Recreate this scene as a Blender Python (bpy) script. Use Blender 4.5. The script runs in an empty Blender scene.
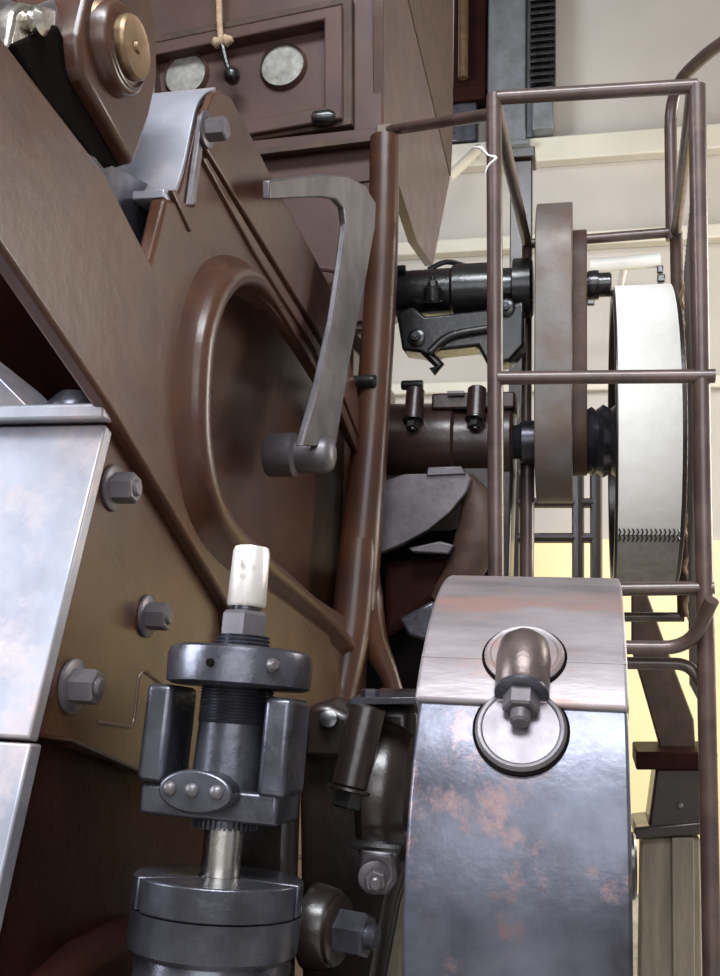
import bpy, bmesh, math, random
from mathutils import Vector, Matrix, Euler
random.seed(4)
R = math.radians
scn = bpy.context.scene
COL = scn.collection

# ------------------------------------------------------------------ camera
F = 980.0                                   # focal length in pixels of the 720x976 frame
YAW, PITCH, ROLL = R(13.0), R(6.5), R(1.4)  # machine axes are the world axes
C = Vector((0, 0, 1.5))
fwd = Vector((-math.sin(YAW) * math.cos(PITCH), math.cos(YAW) * math.cos(PITCH), math.sin(PITCH)))
rt = Vector((math.cos(YAW), math.sin(YAW), 0))
upv = rt.cross(fwd)
right = rt * math.cos(ROLL) + upv * math.sin(ROLL)
up = upv * math.cos(ROLL) - rt * math.sin(ROLL)
cd = bpy.data.cameras.new('camera')
cam = bpy.data.objects.new('camera', cd)
COL.objects.link(cam)
M = Matrix((right, up, -fwd)).transposed().to_4x4()
M.translation = C
cam.matrix_world = M
cd.sensor_fit = 'VERTICAL'
cd.sensor_height = 24.0
cd.lens = 24.0 * F / 976.0
cd.clip_start = 0.02
scn.camera = cam

# ------------------------------------------------------------------ light
w = bpy.data.worlds.new('overcast')
scn.world = w
w.use_nodes = True
w.node_tree.nodes['Background'].inputs[0].default_value = (0.80, 0.88, 1.0, 1)
w.node_tree.nodes['Background'].inputs[1].default_value = 0.22


def area(name, loc, target, sx, sy, power, col):
    l = bpy.data.lights.new(name, 'AREA')
    l.shape = 'RECTANGLE'
    l.size, l.size_y, l.energy, l.color = sx, sy, power, col
    o = bpy.data.objects.new(name, l)
    o.location = loc
    o.rotation_euler = (Vector(target) - Vector(loc)).to_track_quat('-Z', 'Y').to_euler()
    COL.objects.link(o)
    return o


# daylight entering the windows of the hall (behind the camera, left, right) and a roof light
area('window_light_left', (-3.9, 0.3, 3.1), (0, 0.6, 2.4), 3.2, 2.2, 300, (0.84, 0.91, 1.0))
area('window_light_behind', (0.7, -3.3, 3.0), (0.4, 0, 2.7), 3.6, 2.2, 75, (0.93, 0.96, 1.0))
area('window_light_far', (3.3, 4.2, 2.6), (0.3, 4.6, 1.6), 1.8, 2.4, 140, (1.0, 0.95, 0.86))
area('roof_light', (0.2, -1.3, 5.45), (0.2, -1.0, 0), 3.0, 1.5, 300, (0.90, 0.95, 1.0))
vs = scn.view_settings
vs.view_transform = 'Standard'
vs.look = 'None'
vs.exposure = 0.45
vs.gamma = 1.0
vs.use_curve_mapping = False


# ------------------------------------------------------------------ pixel -> place on a known plane
def ray(px, py):
    return fwd * F + right * (px - 360) + up * (488 - py)


def PX(px, py, x):
    d = ray(px, py)
    return C + d * ((x - C.x) / d.x)


def PY(px, py, y):
    d = ray(px, py)
    return C + d * ((y - C.y) / d.y)


# ------------------------------------------------------------------ materials
def mat(name, base, rough=0.45, metal=0.0, alt=None, scale=6.0, amount=0.5, bump=0.0, bscale=60.0,
        coat=0.0, spec=0.5, rvar=0.12, stretch=(1, 1, 1), emit=None, contrast=(0.35, 0.65), alt2=None, scale2=2.5, c2=(0.5, 0.6)):
    m = bpy.data.materials.new(name)
    m.use_nodes = True
    nt = m.node_tree
    N, L = nt.nodes, nt.links
    b = N['Principled BSDF']
    b.inputs['Base Color'].default_value = (*base, 1)
    b.inputs['Roughness'].default_value = rough
    b.inputs['Metallic'].default_value = metal
    b.inputs['Specular IOR Level'].default_value = spec
    b.inputs['Coat Weight'].default_value = coat
    b.inputs['Coat Roughness'].default_value = 0.25
    if emit:
        b.inputs['Emission Color'].default_value = (*emit[0], 1)
        b.inputs['Emission Strength'].default_value = emit[1]
    geo = N.new('ShaderNodeNewGeometry')
    mp = N.new('ShaderNodeMapping')
    mp.inputs['Scale'].default_value = stretch
    L.new(geo.outputs['Position'], mp.inputs['Vector'])

    def noise(s, d=6.0, r=0.6):
        n = N.new('ShaderNodeTexNoise')
        n.inputs['Scale'].default_value = s
        n.inputs['Detail'].default_value = d
        n.inputs['Roughness'].default_value = r
        L.new(mp.outputs['Vector'], n.inputs['Vector'])
        return n

    def ramp(src, a, c):
        r = N.new('ShaderNodeMapRange')
        r.inputs['From Min'].default_value = a
        r.inputs['From Max'].default_value = c
        L.new(src, r.inputs['Value'])
        return r.outputs['Result']
    if alt:
        n = noise(scale)
        mx = N.new('ShaderNodeMix')
        mx.data_type = 'RGBA'
        mx.inputs[6].default_value = (*base, 1)
        mx.inputs[7].default_value = (*[base[i] * (1 - amount) + alt[i] * amount for i in range(3)], 1)
        f = ramp(n.outputs['Fac'], *contrast)
        L.new(f, mx.inputs[0])
        out = mx.outputs[2]
        if alt2:
            n2 = noise(scale2, 8.0, 0.7)
            m2 = N.new('ShaderNodeMix')
            m2.data_type = 'RGBA'
            L.new(out, m2.inputs[6])
            m2.inputs[7].default_value = (*alt2, 1)
            L.new(ramp(n2.outputs['Fac'], *c2), m2.inputs[0])
            out = m2.outputs[2]
        L.new(out, b.inputs['Base Color'])
        rr = N.new('ShaderNodeMapRange')
        rr.inputs['To Min'].default_value = max(0.05, rough - rvar)
        rr.inputs['To Max'].default_value = min(1, rough + rvar)
        n3 = noise(scale * 2.3)
        L.new(n3.outputs['Fac'], rr.inputs['Value'])
        L.new(rr.outputs['Result'], b.inputs['Roughness'])
    if bump > 0:
        nb = noise(bscale, 4.0)
        bp = N.new('ShaderNodeBump')
        bp.inputs['Strength'].default_value = bump
        bp.inputs['Distance'].default_value = 0.004
        L.new(nb.outputs['Fac'], bp.inputs['Height'])
        L.new(bp.outputs['Normal'], b.inputs['Normal'])
    return m


BROWN = mat('brown_machine_paint', (0.082, 0.032, 0.016), 0.32, 0.0, (0.044, 0.019, 0.012), 4, 0.9, 0.15, 45, 0.15, 0.45,
            alt2=(0.046, 0.022, 0.017), scale2=9, c2=(0.52, 0.70))
BROWN2 = mat('pinkish_brown_paint', (0.100, 0.052, 0.042), 0.5, 0.0, (0.060, 0.032, 0.027), 4, 0.8, 0.1, 40, 0.05, 0.35)
MAROON = mat('maroon_paint_and_shade', (0.030, 0.010, 0.008), 0.45, 0.0, (0.015, 0.006, 0.005), 7, 0.8, 0.3, 50, 0.0, 0.04)  # paint tone; on the frame's lower cheek it also carries shade
SHEEN = mat('oily_brown_paint', (0.042, 0.021, 0.017), 0.32, 0.1, (0.022, 0.012, 0.011), 8, 0.8, 0.25, 45, 0.2, 0.6)
SLEEVE = mat('brown_worn_steel', (0.15, 0.115, 0.105), 0.36, 0.6, (0.07, 0.05, 0.045), 18, 0.9, 0.2, 60)
GREASE = mat('dark_oily_casting', (0.018, 0.012, 0.011), 0.33, 0.2, (0.034, 0.022, 0.018), 9, 0.7, 0.35, 40, 0.5)
BLACK = mat('glossy_black_iron', (0.008, 0.008, 0.010), 0.25, 0.2, (0.02, 0.018, 0.017), 12, 0.6, 0.3, 50, 0.6)
VOID = mat('black_iron_and_shade', (0.005, 0.004, 0.004), 0.9, 0.0, (0.008, 0.006, 0.005), 8, 0.6, spec=0.02)  # plain black, and shade put into gaps behind the machine parts
STEEL = mat('oiled_dark_steel', (0.125, 0.125, 0.15), 0.30, 0.75, (0.045, 0.043, 0.052), 14, 0.8, 0.12, 90)
GREY = mat('worn_grey_steel', (0.18, 0.165, 0.178), 0.42, 0.6, (0.10, 0.088, 0.094), 12, 0.8, 0.12, 70)
WORN = mat('worn_plate_lit_pale', (0.38, 0.385, 0.44), 0.42, 0.5, (0.25, 0.245, 0.285), 7, 0.9, 0.08, 40, 0.0,
           alt2=(0.46, 0.39, 0.40), scale2=9, c2=(0.50, 0.66))  # pale tone holds window light on up-facing faces; blotches are stains
BRIGHT = mat('polished_steel', (0.72, 0.69, 0.64), 0.25, 1.0, (0.5, 0.46, 0.42), 25, 0.5, 0.05, 80)
CAPWHITE = mat('pale_zinc_cap', (0.72, 0.68, 0.64), 0.35, 0.45, (0.40, 0.34, 0.30), 38, 0.9, 0.15, 60, contrast=(0.55, 0.68))
WHEEL = mat('worn_wheel_steel', (0.13, 0.135, 0.17), 0.36, 0.62, (0.036, 0.032, 0.043), 6, 0.95, 0.2, 45, 0.0,
            alt2=(0.19, 0.128, 0.128), scale2=10, c2=(0.555, 0.64), stretch=(1, 1, 1.0))
WHEELCAP = mat('worn_wheel_cap', (0.34, 0.30, 0.31), 0.42, 0.35, (0.15, 0.125, 0.125), 10, 0.9, 0.16, 55, 0.05,
               alt2=(0.32, 0.20, 0.175), scale2=9, c2=(0.50, 0.62), stretch=(0.35, 1, 1.6))
TUBE = mat('brown_painted_tube', (0.12, 0.074, 0.064), 0.34, 0.15, (0.05, 0.034, 0.03), 14, 0.8, 0.1, 80, 0.3)
GUARD = mat('grey_brown_guard', (0.19, 0.175, 0.17), 0.5, 0.3, (0.15, 0.10, 0.07), 7, 0.9, 0.15, 60)
RUST = mat('rusty_brown_iron', (0.085, 0.046, 0.028), 0.6, 0.1, (0.045, 0.026, 0.02), 16, 0.9, 0.3, 60)
BRASS = mat('tarnished_brass', (0.24, 0.16, 0.09), 0.4, 0.7, (0.14, 0.09, 0.06), 20, 0.8, 0.1, 80)
BELT = mat('white_belt_canvas', (0.92, 0.90, 0.86), 0.7, 0.0, (0.82, 0.79, 0.72), 30, 0.5, 0.15, 200)
BELT2 = mat('grey_belt_canvas', (0.36, 0.34, 0.32), 0.75, 0.0, (0.25, 0.24, 0.22), 30, 0.8, 0.2, 200)
CREAM = mat('cream_wall_paint', (0.47, 0.425, 0.375), 0.7, 0.0, (0.42, 0.38, 0.335), 3, 0.8, 0.08, 25)
PALE = mat('pale_ledge_paint', (0.62, 0.57, 0.47), 0.6, 0.0, (0.54, 0.50, 0.41), 5, 0.7, 0.05, 30)
YELLOW = mat('yellow_wall_paint', (0.92, 0.76, 0.42), 0.6, 0.0, (0.88, 0.72, 0.40), 4, 0.7, 0.05, 30)
WHITE = mat('white_enamel', (0.85, 0.84, 0.80), 0.4, 0.0, (0.75, 0.74, 0.7), 10, 0.6)
GLASS = mat('clouded_dial_glass', (0.20, 0.19, 0.165), 0.4, 0.0, (0.38, 0.37, 0.34), 34, 0.9, 0.15, 50, 0.2)
ROPE = mat('tan_rope', (0.55, 0.40, 0.26), 0.8, 0.0, (0.35, 0.24, 0.15), 60, 0.9, 0.5, 150)
DIM = mat('dim_hall_plaster', (0.20, 0.185, 0.17), 0.85, 0.0, (0.15, 0.14, 0.13), 3, 0.8)  # unseen walls and ceiling, coloured dark to cut bounced light
CONC = mat('grey_concrete', (0.46, 0.43, 0.38), 0.85, 0.0, (0.19, 0.18, 0.16), 6, 0.9, 0.3, 30)
TIMBER = mat('grey_brown_timber', (0.24, 0.20, 0.145), 0.75, 0.0, (0.15, 0.125, 0.095), 5, 0.9, 0.2, 40, stretch=(6, 6, 0.7))
GALV = mat('galvanised_column', (0.24, 0.25, 0.265), 0.45, 0.5, (0.15, 0.155, 0.16), 9, 0.9, 0.08, 40)


# ------------------------------------------------------------------ builders
def finish(o, me, m, parent, smooth, bevel, seg):
    me.materials.append(m)
    if smooth:
        for p in me.polygons:
            p.use_smooth = True
        me.set_sharp_from_angle(angle=R(smooth if smooth is not True else 38))
    if bevel:
        md = o.modifiers.new('edge', 'BEVEL')
        md.width, md.segments, md.limit_method, md.angle_limit = bevel, seg, 'ANGLE', R(32)
        md.harden_normals = False
    COL.objects.link(o)
    if parent:
        put(o, parent)
    return o


def origin_of(o):
    v = Vector(o.location)
    p = o.parent
    while p:
        v = v + p.location
        p = p.parent
    return v


def put(o, parent):
    """Parent o, which has been placed in world space; thing and part origins are never rotated except by o itself."""
    base = Vector((0, 0, 0))
    p = parent
    o.parent = parent
    o.matrix_parent_inverse = world(parent).inverted()


def world(o):
    m = o.matrix_basis.copy()
    if o.parent:
        m = world(o.parent) @ o.matrix_parent_inverse @ m
    return m


def mesh(name, verts, faces, m, parent=None, smooth=True, bevel=0.0, seg=2, fix=True):
    vs_ = [Vector(v) for v in verts]
    lo = Vector([min(v[i] for v in vs_) for i in range(3)])
    hi = Vector([max(v[i] for v in vs_) for i in range(3)])
    c = (lo + hi) / 2
    me = bpy.data.meshes.new(name)
    me.from_pydata([v - c for v in vs_], [], faces)
    if fix:
        bm = bmesh.new()
        bm.from_mesh(me)
        bmesh.ops.recalc_face_normals(bm, faces=bm.faces[:])
        bm.to_mesh(me)
        bm.free()
    o = bpy.data.objects.new(name, me)
    o.location = c
    return finish(o, me, m, parent, smooth, bevel, seg)


def thing(name, label, cat, loc, group=None, kind=None):
    o = bpy.data.objects.new(name, None)
    o.empty_display_size = 0.05
    o.location = loc
    COL.objects.link(o)
    tag(o, label, cat, group, kind)
    return o


def tag(o, label, cat, group=None, kind=None):
    if label:
        o['label'] = label
    if cat:
        o['category'] = cat
    if group:
        o['group'] = group
    if kind:
        o['kind'] = kind
    return o


def prism(name, loop, ext, m, parent=None, holes=(), bevel=0.004, seg=2, smooth=True):
    """Extrude a planar loop of 3-D points by the vector ext; holes are loops in the same plane."""
    ext = Vector(ext)
    loops = [[Vector(p) for p in loop]] + [[Vector(p) for p in h] for h in holes]
    bm = bmesh.new()
    allv, es = [], []
    lv = []
    for l in loops:
        vs_ = [bm.verts.new(p) for p in l]
        lv.append(vs_)
        for i in range(len(vs_)):
            es.append(bm.edges.new((vs_[i], vs_[(i + 1) % len(vs_)])))
    if holes:
        bmesh.ops.triangle_fill(bm, use_beauty=True, use_dissolve=False, edges=es)
    else:
        bm.faces.new(lv[0])
    bm.verts.index_update()
    V = [v.co.copy() for v in bm.verts]
    Fc = [[v.index for v in f.verts] for f in bm.faces]
    li = [[v.index for v in vs_] for vs_ in lv]
    bm.free()
    n = len(V)
    V2 = V + [v + ext for v in V]
    F2 = Fc + [[i + n for i in reversed(f)] for f in Fc]
    for l in li:
        for i in range(len(l)):
            a, b = l[i], l[(i + 1) % len(l)]
            F2.append([a, b, b + n, a + n])
    return mesh(name, V2, F2, m, parent, smooth, bevel, seg)


def px_loop(pts, x):
    return [PX(a, b, x) for a, b in pts]


def py_loop(pts, y):
    return [PY(a, b, y) for a, b in pts]


def box(name, lo, hi, m, parent=None, bevel=0.004, seg=2):
    x0, y0, z0 = lo
    x1, y1, z1 = hi
    return prism(name, [(x0, y0, z0), (x1, y0, z0), (x1, y1, z0), (x0, y1, z0)], (0, 0, z1 - z0), m, parent, bevel=bevel, seg=seg)


def frame_of(axis):
    a = Vector(axis).normalized()
    t = Vector((0, 0, 1)) if abs(a.z) < 0.9 else Vector((1, 0, 0))
    u = t.cross(a).normalized()
    return a, u, a.cross(u)


def lathe(name, p0, axis, prof, m, parent=None, n=32, smooth=True, bevel=0.0, phase=0.0):
    a, u, v = frame_of(axis)
    p0 = Vector(p0)
    V, Fc = [], []
    for t, r in prof:
        for k in range(n):
            th = 2 * math.pi * k / n + phase
            V.append(p0 + a * t + (u * math.cos(th) + v * math.sin(th)) * r)
    for i in range(len(prof) - 1):
        for k in range(n):
            k2 = (k + 1) % n
            Fc.append([i * n + k, i * n + k2, (i + 1) * n + k2, (i + 1) * n + k])
    Fc.append(list(range(n)))
    Fc.append([(len(prof) - 1) * n + k for k in range(n)])
    return mesh(name, V, Fc, m, parent, smooth, bevel)


def cyl(name, p0, p1, r, m, parent=None, n=28, ch=0.003, r2=None):
    p0, p1 = Vector(p0), Vector(p1)
    L = (p1 - p0).length
    r2 = r if r2 is None else r2
    ch = min(ch, L / 3, r / 2)
    return lathe(name, p0, p1 - p0, [(0, r - ch), (ch, r), (L - ch, r2), (L, r2 - ch)], m, parent, n)


def fillet(path, rad, n=6):
    P = [Vector(p) for p in path]
    out = [P[0]]
    for i in range(1, len(P) - 1):
        a, b, c = P[i - 1], P[i], P[i + 1]
        d1, d2 = (a - b), (c - b)
        k = min(rad, d1.length * 0.49, d2.length * 0.49)
        s, e = b + d1.normalized() * k, b + d2.normalized() * k
        for j in range(n + 1):
            t = j / n
            out.append(s * (1 - t) ** 2 + b * 2 * t * (1 - t) + e * t * t)
    out.append(P[-1])
    return out


def lerp(vals, n):
    o = []
    for i in range(n):
        t = i / (n - 1) * (len(vals) - 1)
        k0 = min(int(t), len(vals) - 2)
        o.append(vals[k0] + (vals[k0 + 1] - vals[k0]) * (t - k0))
    return o


def smoothpath(path, n=6):
    """Catmull-Rom through the points."""
    P = [Vector(p) for p in path]
    P = [P[0] * 2 - P[1]] + P + [P[-1] * 2 - P[-2]]
    out = []
    for i in range(1, len(P) - 2):
        a, b, c, d = P[i - 1:i + 3]
        for j in range(n):
            t = j / n
            out.append(0.5 * (2 * b + (c - a) * t + (2 * a - 5 * b + 4 * c - d) * t * t + (3 * b - a - 3 * c + d) * t ** 3))
    out.append(P[-2])
    return out


def tube_geo(path, r, n=12):
    P = [Vector(p) for p in path]
    rr = r if isinstance(r, (list, tuple)) else [r] * len(P)
    V, Fc = [], []
    u = None
    for i, p in enumerate(P):
        d = (P[min(i + 1, len(P) - 1)] - P[max(i - 1, 0)]).normalized()
        if u is None:
            _, u, _ = frame_of(d)
        u = (u - d * u.dot(d)).normalized()
        v = d.cross(u)
        for k in range(n):
            th = 2 * math.pi * k / n
            V.append(p + (u * math.cos(th) + v * math.sin(th)) * rr[i])
    for i in range(len(P) - 1):
        for k in range(n):
            k2 = (k + 1) % n
            Fc.append([i * n + k, i * n + k2, (i + 1) * n + k2, (i + 1) * n + k])
    Fc.append(list(range(n)))
    Fc.append([(len(P) - 1) * n + k for k in range(n)])
    return V, Fc


def tube(name, path, r, m, parent=None, n=12, fil=0.0):
    if fil:
        path = fillet(path, fil)
    V, Fc = tube_geo(path, r, n)
    return mesh(name, V, Fc, m, parent)


def many(name, geos, m, parent, kind='stuff', smooth=True):
    V, Fc = [], []
    for v, f in geos:
        o = len(V)
        V += list(v)
        Fc += [[i + o for i in q] for q in f]
    ob = mesh(name, V, Fc, m, parent, smooth)
    if kind:
        ob['kind'] = kind
    return ob


def sweep(name, path, nrm, sec, m, parent=None, closed=False, scale=None):
    """Sweep a section [(a, b)] along a path lying in a plane with normal nrm; a = in-plane offset, b = along nrm."""
    P = [Vector(p) for p in path]
    nrm = Vector(nrm).normalized()
    k = len(P)
    V, Fc = [], []
    ns = len(sec)
    for i, p in enumerate(P):
        if closed:
            d = P[(i + 1) % k] - P[i - 1]
        else:
            d = P[min(i + 1, k - 1)] - P[max(i - 1, 0)]
        s = nrm.cross(d.normalized()).normalized()
        sc = scale[i] if scale else 1.0
        for a, b in sec:
            V.append(p + s * a * sc + nrm * b * sc)
    for i in range(k if closed else k - 1):
        j = (i + 1) % k
        for q in range(ns):
            q2 = (q + 1) % ns
            Fc.append([i * ns + q, i * ns + q2, j * ns + q2, j * ns + q])
    if not closed:
        Fc.append(list(range(ns)))
        Fc.append([(k - 1) * ns + q for q in range(ns)])
    return mesh(name, V, Fc, m, parent, 50)


_bolt = {}


def bolt(parent, p, axis, s, m=None, washer=True, stud=0.35, name='bolt', mw=None, hh=0.62, spin=0.2):
    """Hexagon bolt: s across flats; a part (hex head) with washer and stud end as sub-parts. Shares mesh data."""
    m = m or STEEL
    a, u, v = frame_of(axis)
    rot = Matrix((u, v, a)).transposed().to_4x4() @ Matrix.Rotation(spin, 4, 'Z')
    M0 = Matrix.Translation(Vector(p)) @ rot @ Matrix.Scale(s, 4)

    def inst(key, make, nm, par, mm):
        k = (key, mm.name)
        if k not in _bolt:
            o = make(mm)
            me = o.data
            off = Vector(o.location)
            for vv in me.vertices:
                vv.co += off
            _bolt[k] = me
            bpy.data.objects.remove(o)
        o = bpy.data.objects.new(nm, _bolt[k])
        COL.objects.link(o)
        o.matrix_basis = M0
        put(o, par)
        return o
    rh = 0.577
    t0 = 0.14 if washer else 0.0
    h = inst(('hex', washer, hh), lambda mm: lathe('h', (0, 0, 0), (0, 0, 1),
             [(t0, rh), (t0 + hh - 0.07, rh), (t0 + hh, rh * 0.86)], mm, None, 6, smooth=False), name, parent, m)
    if washer:
        inst('washer', lambda mm: lathe('w', (0, 0, 0), (0, 0, 1), [(0, 0.86), (0.1, 0.86), (0.14, 0.80)], mm, None, 28), 'washer', h, mw or m)
    if stud:
        inst(('stud', washer, hh, stud), lambda mm: lathe('s', (0, 0, 0), (0, 0, 1),
             [(t0 + hh - 0.02, 0.32), (t0 + hh + stud - 0.08, 0.32), (t0 + hh + stud, 0.24)], mm, None, 16), 'stud_end', h, m)
    return h


def circle_x(x, y, z, r, n=40, ry=None):
    return [(x, y + r * math.cos(2 * math.pi * k / n), z + (ry or r) * math.sin(2 * math.pi * k / n)) for k in range(n)]


X = Vector((1, 0, 0))
#STRUCTURE
# ================================================================== the hall
def struct(o):
    o['kind'] = 'structure'
    return o


struct(box('floor', (-4.2, -3.6, -0.1), (3.6, 6.2, 0.0), CONC, bevel=0))
YB = 5.6                                                    # the far wall
back = struct(box('wall_back', (-4.2, YB, 0.0), (3.6, YB + 0.2, 5.6), CREAM, bevel=0))
struct(box('ceiling', (-4.2, -3.6, 5.6), (3.6, 6.2, 5.75), DIM, bevel=0))


def holed_wall(name, axis, at, th, a0, a1, wins, m):
    """A wall with window openings: axis 'x' (plane x = at) or 'y'."""
    def P(a, z):
        return (at, a, z) if axis == 'x' else (a, at, z)
    out = [P(a0, 0), P(a1, 0), P(a1, 5.6), P(a0, 5.6)]
    holes = [[P(b0, z0), P(b1, z0), P(b1, z1), P(b0, z1)] for b0, b1, z0, z1 in wins]
    return struct(prism(name, out, (th, 0, 0) if axis == 'x' else (0, th, 0), m, holes=holes, bevel=0))


holed_wall('wall_left', 'x', -4.2, 0.2, -3.6, 6.2, [(-1.3, 1.9, 2.0, 4.2)], DIM)
holed_wall('wall_right', 'x', 3.6, 0.2, -3.6, 6.2, [(3.2, 5.1, 1.4, 3.8)], DIM)
holed_wall('wall_front', 'y', -3.6, 0.2, -4.2, 3.6, [(-1.1, 2.5, 1.9, 4.1)], DIM)
n_ = 0
for axis, at, (b0, b1, z0, z1) in (('x', -4.1, (-1.3, 1.9, 2.0, 4.2)), ('x', 3.7, (3.2, 5.1, 1.4, 3.8)), ('y', -3.5, (-1.1, 2.5, 1.9, 4.1))):
    n_ += 1
    def Pq(a, z, d=0.0):
        return Vector((at + d, a, z)) if axis == 'x' else Vector((a, at + d, z))
    e = bpy.data.objects.new('window_%d' % n_, None)
    e.location = Pq((b0 + b1) / 2, z0)
    COL.objects.link(e)
    e['kind'] = 'structure'
    for k in range(4):
        a = b0 + (b1 - b0) * k / 3
        tube('glazing_bar', [Pq(a, z0), Pq(a, z1)], 0.025, PALE, e, 6)
    for z in (z0, (z0 + z1) / 2, z1):
        tube('glazing_bar', [Pq(b0, z), Pq(b1, z)], 0.025, PALE, e, 6)

# ledges across the far wall (projecting courses), from their pixel rows
def ledge(name, py0, py1, proj, m, xa=-4.2, xb=3.6):
    z0, z1 = PY(600, py1, YB).z, PY(600, py0, YB).z
    return struct(box(name, (xa, YB - proj, z0), (xb, YB, z1), m, bevel=0.01))


ledge('trim_1', 140, 164, 0.10, PALE)
ledge('trim_2', 236, 250, 0.10, PALE)
ledge('trim_3', 380, 392, 0.06, PALE)
# yellow lower wall
zy = PY(600, 540, YB).z
struct(box('wall_lower', (-4.2, YB - 0.05, 0.0), (3.6, YB, zy), YELLOW, bevel=0.0))

#OBJECTS
# ================================================================== main side frame of the press
XP = -0.55
frame = thing('press_frame', 'huge brown painted cast iron side frame of the press with arched rib', 'press frame', (-0.7, 1.6, 0))

rec_in = [(246, 284), (258, 292), (275, 311), (300, 347), (330, 396), (360, 452), (354, 530), (348, 618), (318, 598),
          (290, 574), (265, 551), (244, 528), (224, 502), (208, 470), (200, 430), (197, 390), (199, 350), (207, 318), (222, 292)]
hole = smoothpath(px_loop(rec_in[:5], XP), 5) + px_loop(rec_in[4:8], XP)[1:] + smoothpath(px_loop(rec_in[8:], XP), 5)
outline = [(-90, -90), (12, 50), (105, 172), (151, 262), (166, 198), (193, 204), (199, 150), (205, 112), (212, 93), (221, 90), (231, 96), (241, 114), (286, 203), (332, 288), (376, 462),
           (366, 700), (352, 830), (330, 1100), (262, 1100), (232, 612), (112, 410), (0, 245), (-90, 110)]
prism('side_plate', px_loop(outline, XP), (-0.024, 0, 0), BROWN, frame, holes=[hole], bevel=0.006, seg=3)
prism('recess_panel', px_loop([(120, 180), (240, 140), (374, 462), (366, 720), (270, 720), (100, 470)], XP - 0.085), (-0.03, 0, 0), BROWN, frame, bevel=0)
# raised half-round rib around the window
rib_px = [(322, 382), (298, 342), (278, 310), (265, 293), (252, 281), (238, 276), (221, 279), (206, 292), (195, 318), (188, 350), (185, 390), (185, 430), (189, 465), (197, 498),
          (211, 524), (232, 547), (257, 568), (285, 590), (312, 612), (335, 634), (352, 655)]
rp = smoothpath(px_loop(rib_px, XP), 6)
sec = [(-0.046, -0.012), (-0.040, 0.0), (-0.029, 0.006), (-0.023, 0.018)] + [(0.021 * math.cos(math.pi - t * math.pi / 8), 0.020 + 0.018 * math.sin(math.pi - t * math.pi / 8)) for t in range(9)] + [(0.022, 0.0), (0.022, -0.09), (0.0, -0.09)]
k_ = len(rp)
sweep('arch_rib', rp, X, sec, BROWN, frame, scale=[(0.12 + 0.88 * min(1, max(0, (i - 6) / 34))) * (1 - 0.35 * max(0, (i - 90) / (k_ - 91))) for i in range(k_)])
# column: a rounded pillar at the far edge of the frame
ctop, cmid, cbot = PY(385, 138, 2.36), PY(372, 420, 2.36), PY(357, 610, 2.34)
cpth = smoothpath([ctop, PY(382, 260, 2.36), cmid, PY(361, 540, 2.35), cbot], 6)
tube('column', cpth, lerp([0.038, 0.040, 0.044, 0.052, 0.050], len(cpth)), BROWN, frame, 24)
lpth = smoothpath([PY(359, 540, 2.34), PY(352, 620, 2.32), PY(341, 690, 2.27), PY(328, 740, 2.23), PY(318, 800, 2.2)], 6)
tube('fork_leg', lpth, lerp([0.048, 0.050, 0.040, 0.040, 0.046], len(lpth)), BROWN, frame, 20)
lpth = smoothpath([PY(361, 545, 2.36), PY(364, 600, 2.36), PY(376, 645, 2.36), PY(391, 680, 2.36), PY(400, 720, 2.36), PY(404, 800, 2.36)], 6)
tube('fork_leg', lpth, lerp([0.040, 0.048, 0.032, 0.022, 0.020, 0.020], len(lpth)), BROWN, frame, 20)
# web below the rib
prism('lower_web', px_loop([(262, 580), (330, 632), (346, 700), (340, 860), (270, 860), (240, 640)], XP + 0.012), (-0.04, 0, 0), BROWN, frame, bevel=0.01)
# proud strip running diagonally down to the column, with a bead along its edge
strip = [(207, 150), (206, 112), (213, 94), (221, 91), (230, 97), (240, 115), (285, 204), (331, 289), (375, 462), (369, 462), (322, 338), (264, 243)]
prism('diagonal_strip', px_loop(strip, XP + 0.010), (-0.012, 0, 0), BROWN, frame, bevel=0.003, seg=3)
prism('diagonal_bead', px_loop([(203, 158), (207, 157), (262, 250), (320, 345), (366, 458), (360, 458), (316, 350), (257, 256)], XP + 0.007), (-0.01, 0, 0), BROWN, frame, bevel=0.002)
prism('slit_bead', px_loop([(172, 190), (177, 190), (195, 228), (191, 232)], XP + 0.004), (-0.008, 0, 0), BROWN, frame, bevel=0.002)
prism('strip_edge', px_loop([(203, 114), (207, 113), (202, 160), (196, 205), (191, 205), (197, 160)], XP + 0.006), (-0.01, 0, 0), GREY, frame, bevel=0.002)
# lug standing behind the plate, its face coloured pale as if lit
XL = XP - 0.004
prof = smoothpath(px_loop([(168, 192), (176, 187), (184, 163), (191, 130), (197, 105), (205, 93), (216, 87)], XL), 4)
bk = [p + Vector((-0.004, 0.012, -0.008)) for p in prof]
prism('lug_face', prof + bk[::-1], (-0.105, 0, 0), WORN, frame, bevel=0.002)
prism('lug_body', [p + Vector((0, 0.012, -0.004)) for p in prof] + px_loop([(230, 100), (240, 130), (230, 230)], XL), (-0.10, 0, 0), BROWN, frame, bevel=0.001)
lt = PX(168, 192, XL)
prism('lug_flange', [lt + Vector((0, -0.012, 0)), lt + Vector((0, 0.03, 0)), lt + Vector((0, 0.03, -0.012)), lt + Vector((0, -0.012, -0.012))], (-0.125, 0, 0), WORN, frame, bevel=0.002)
prism('notch_back', px_loop([(80, 150), (160, 190), (190, 210), (160, 290), (140, 280)], XP - 0.05), (-0.03, 0, 0), STEEL, frame, bevel=0)
bolt(frame, PX(206, 130, XP + 0.010), X, 0.031, GREY, mw=GREY, stud=0.0, hh=0.9)
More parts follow.
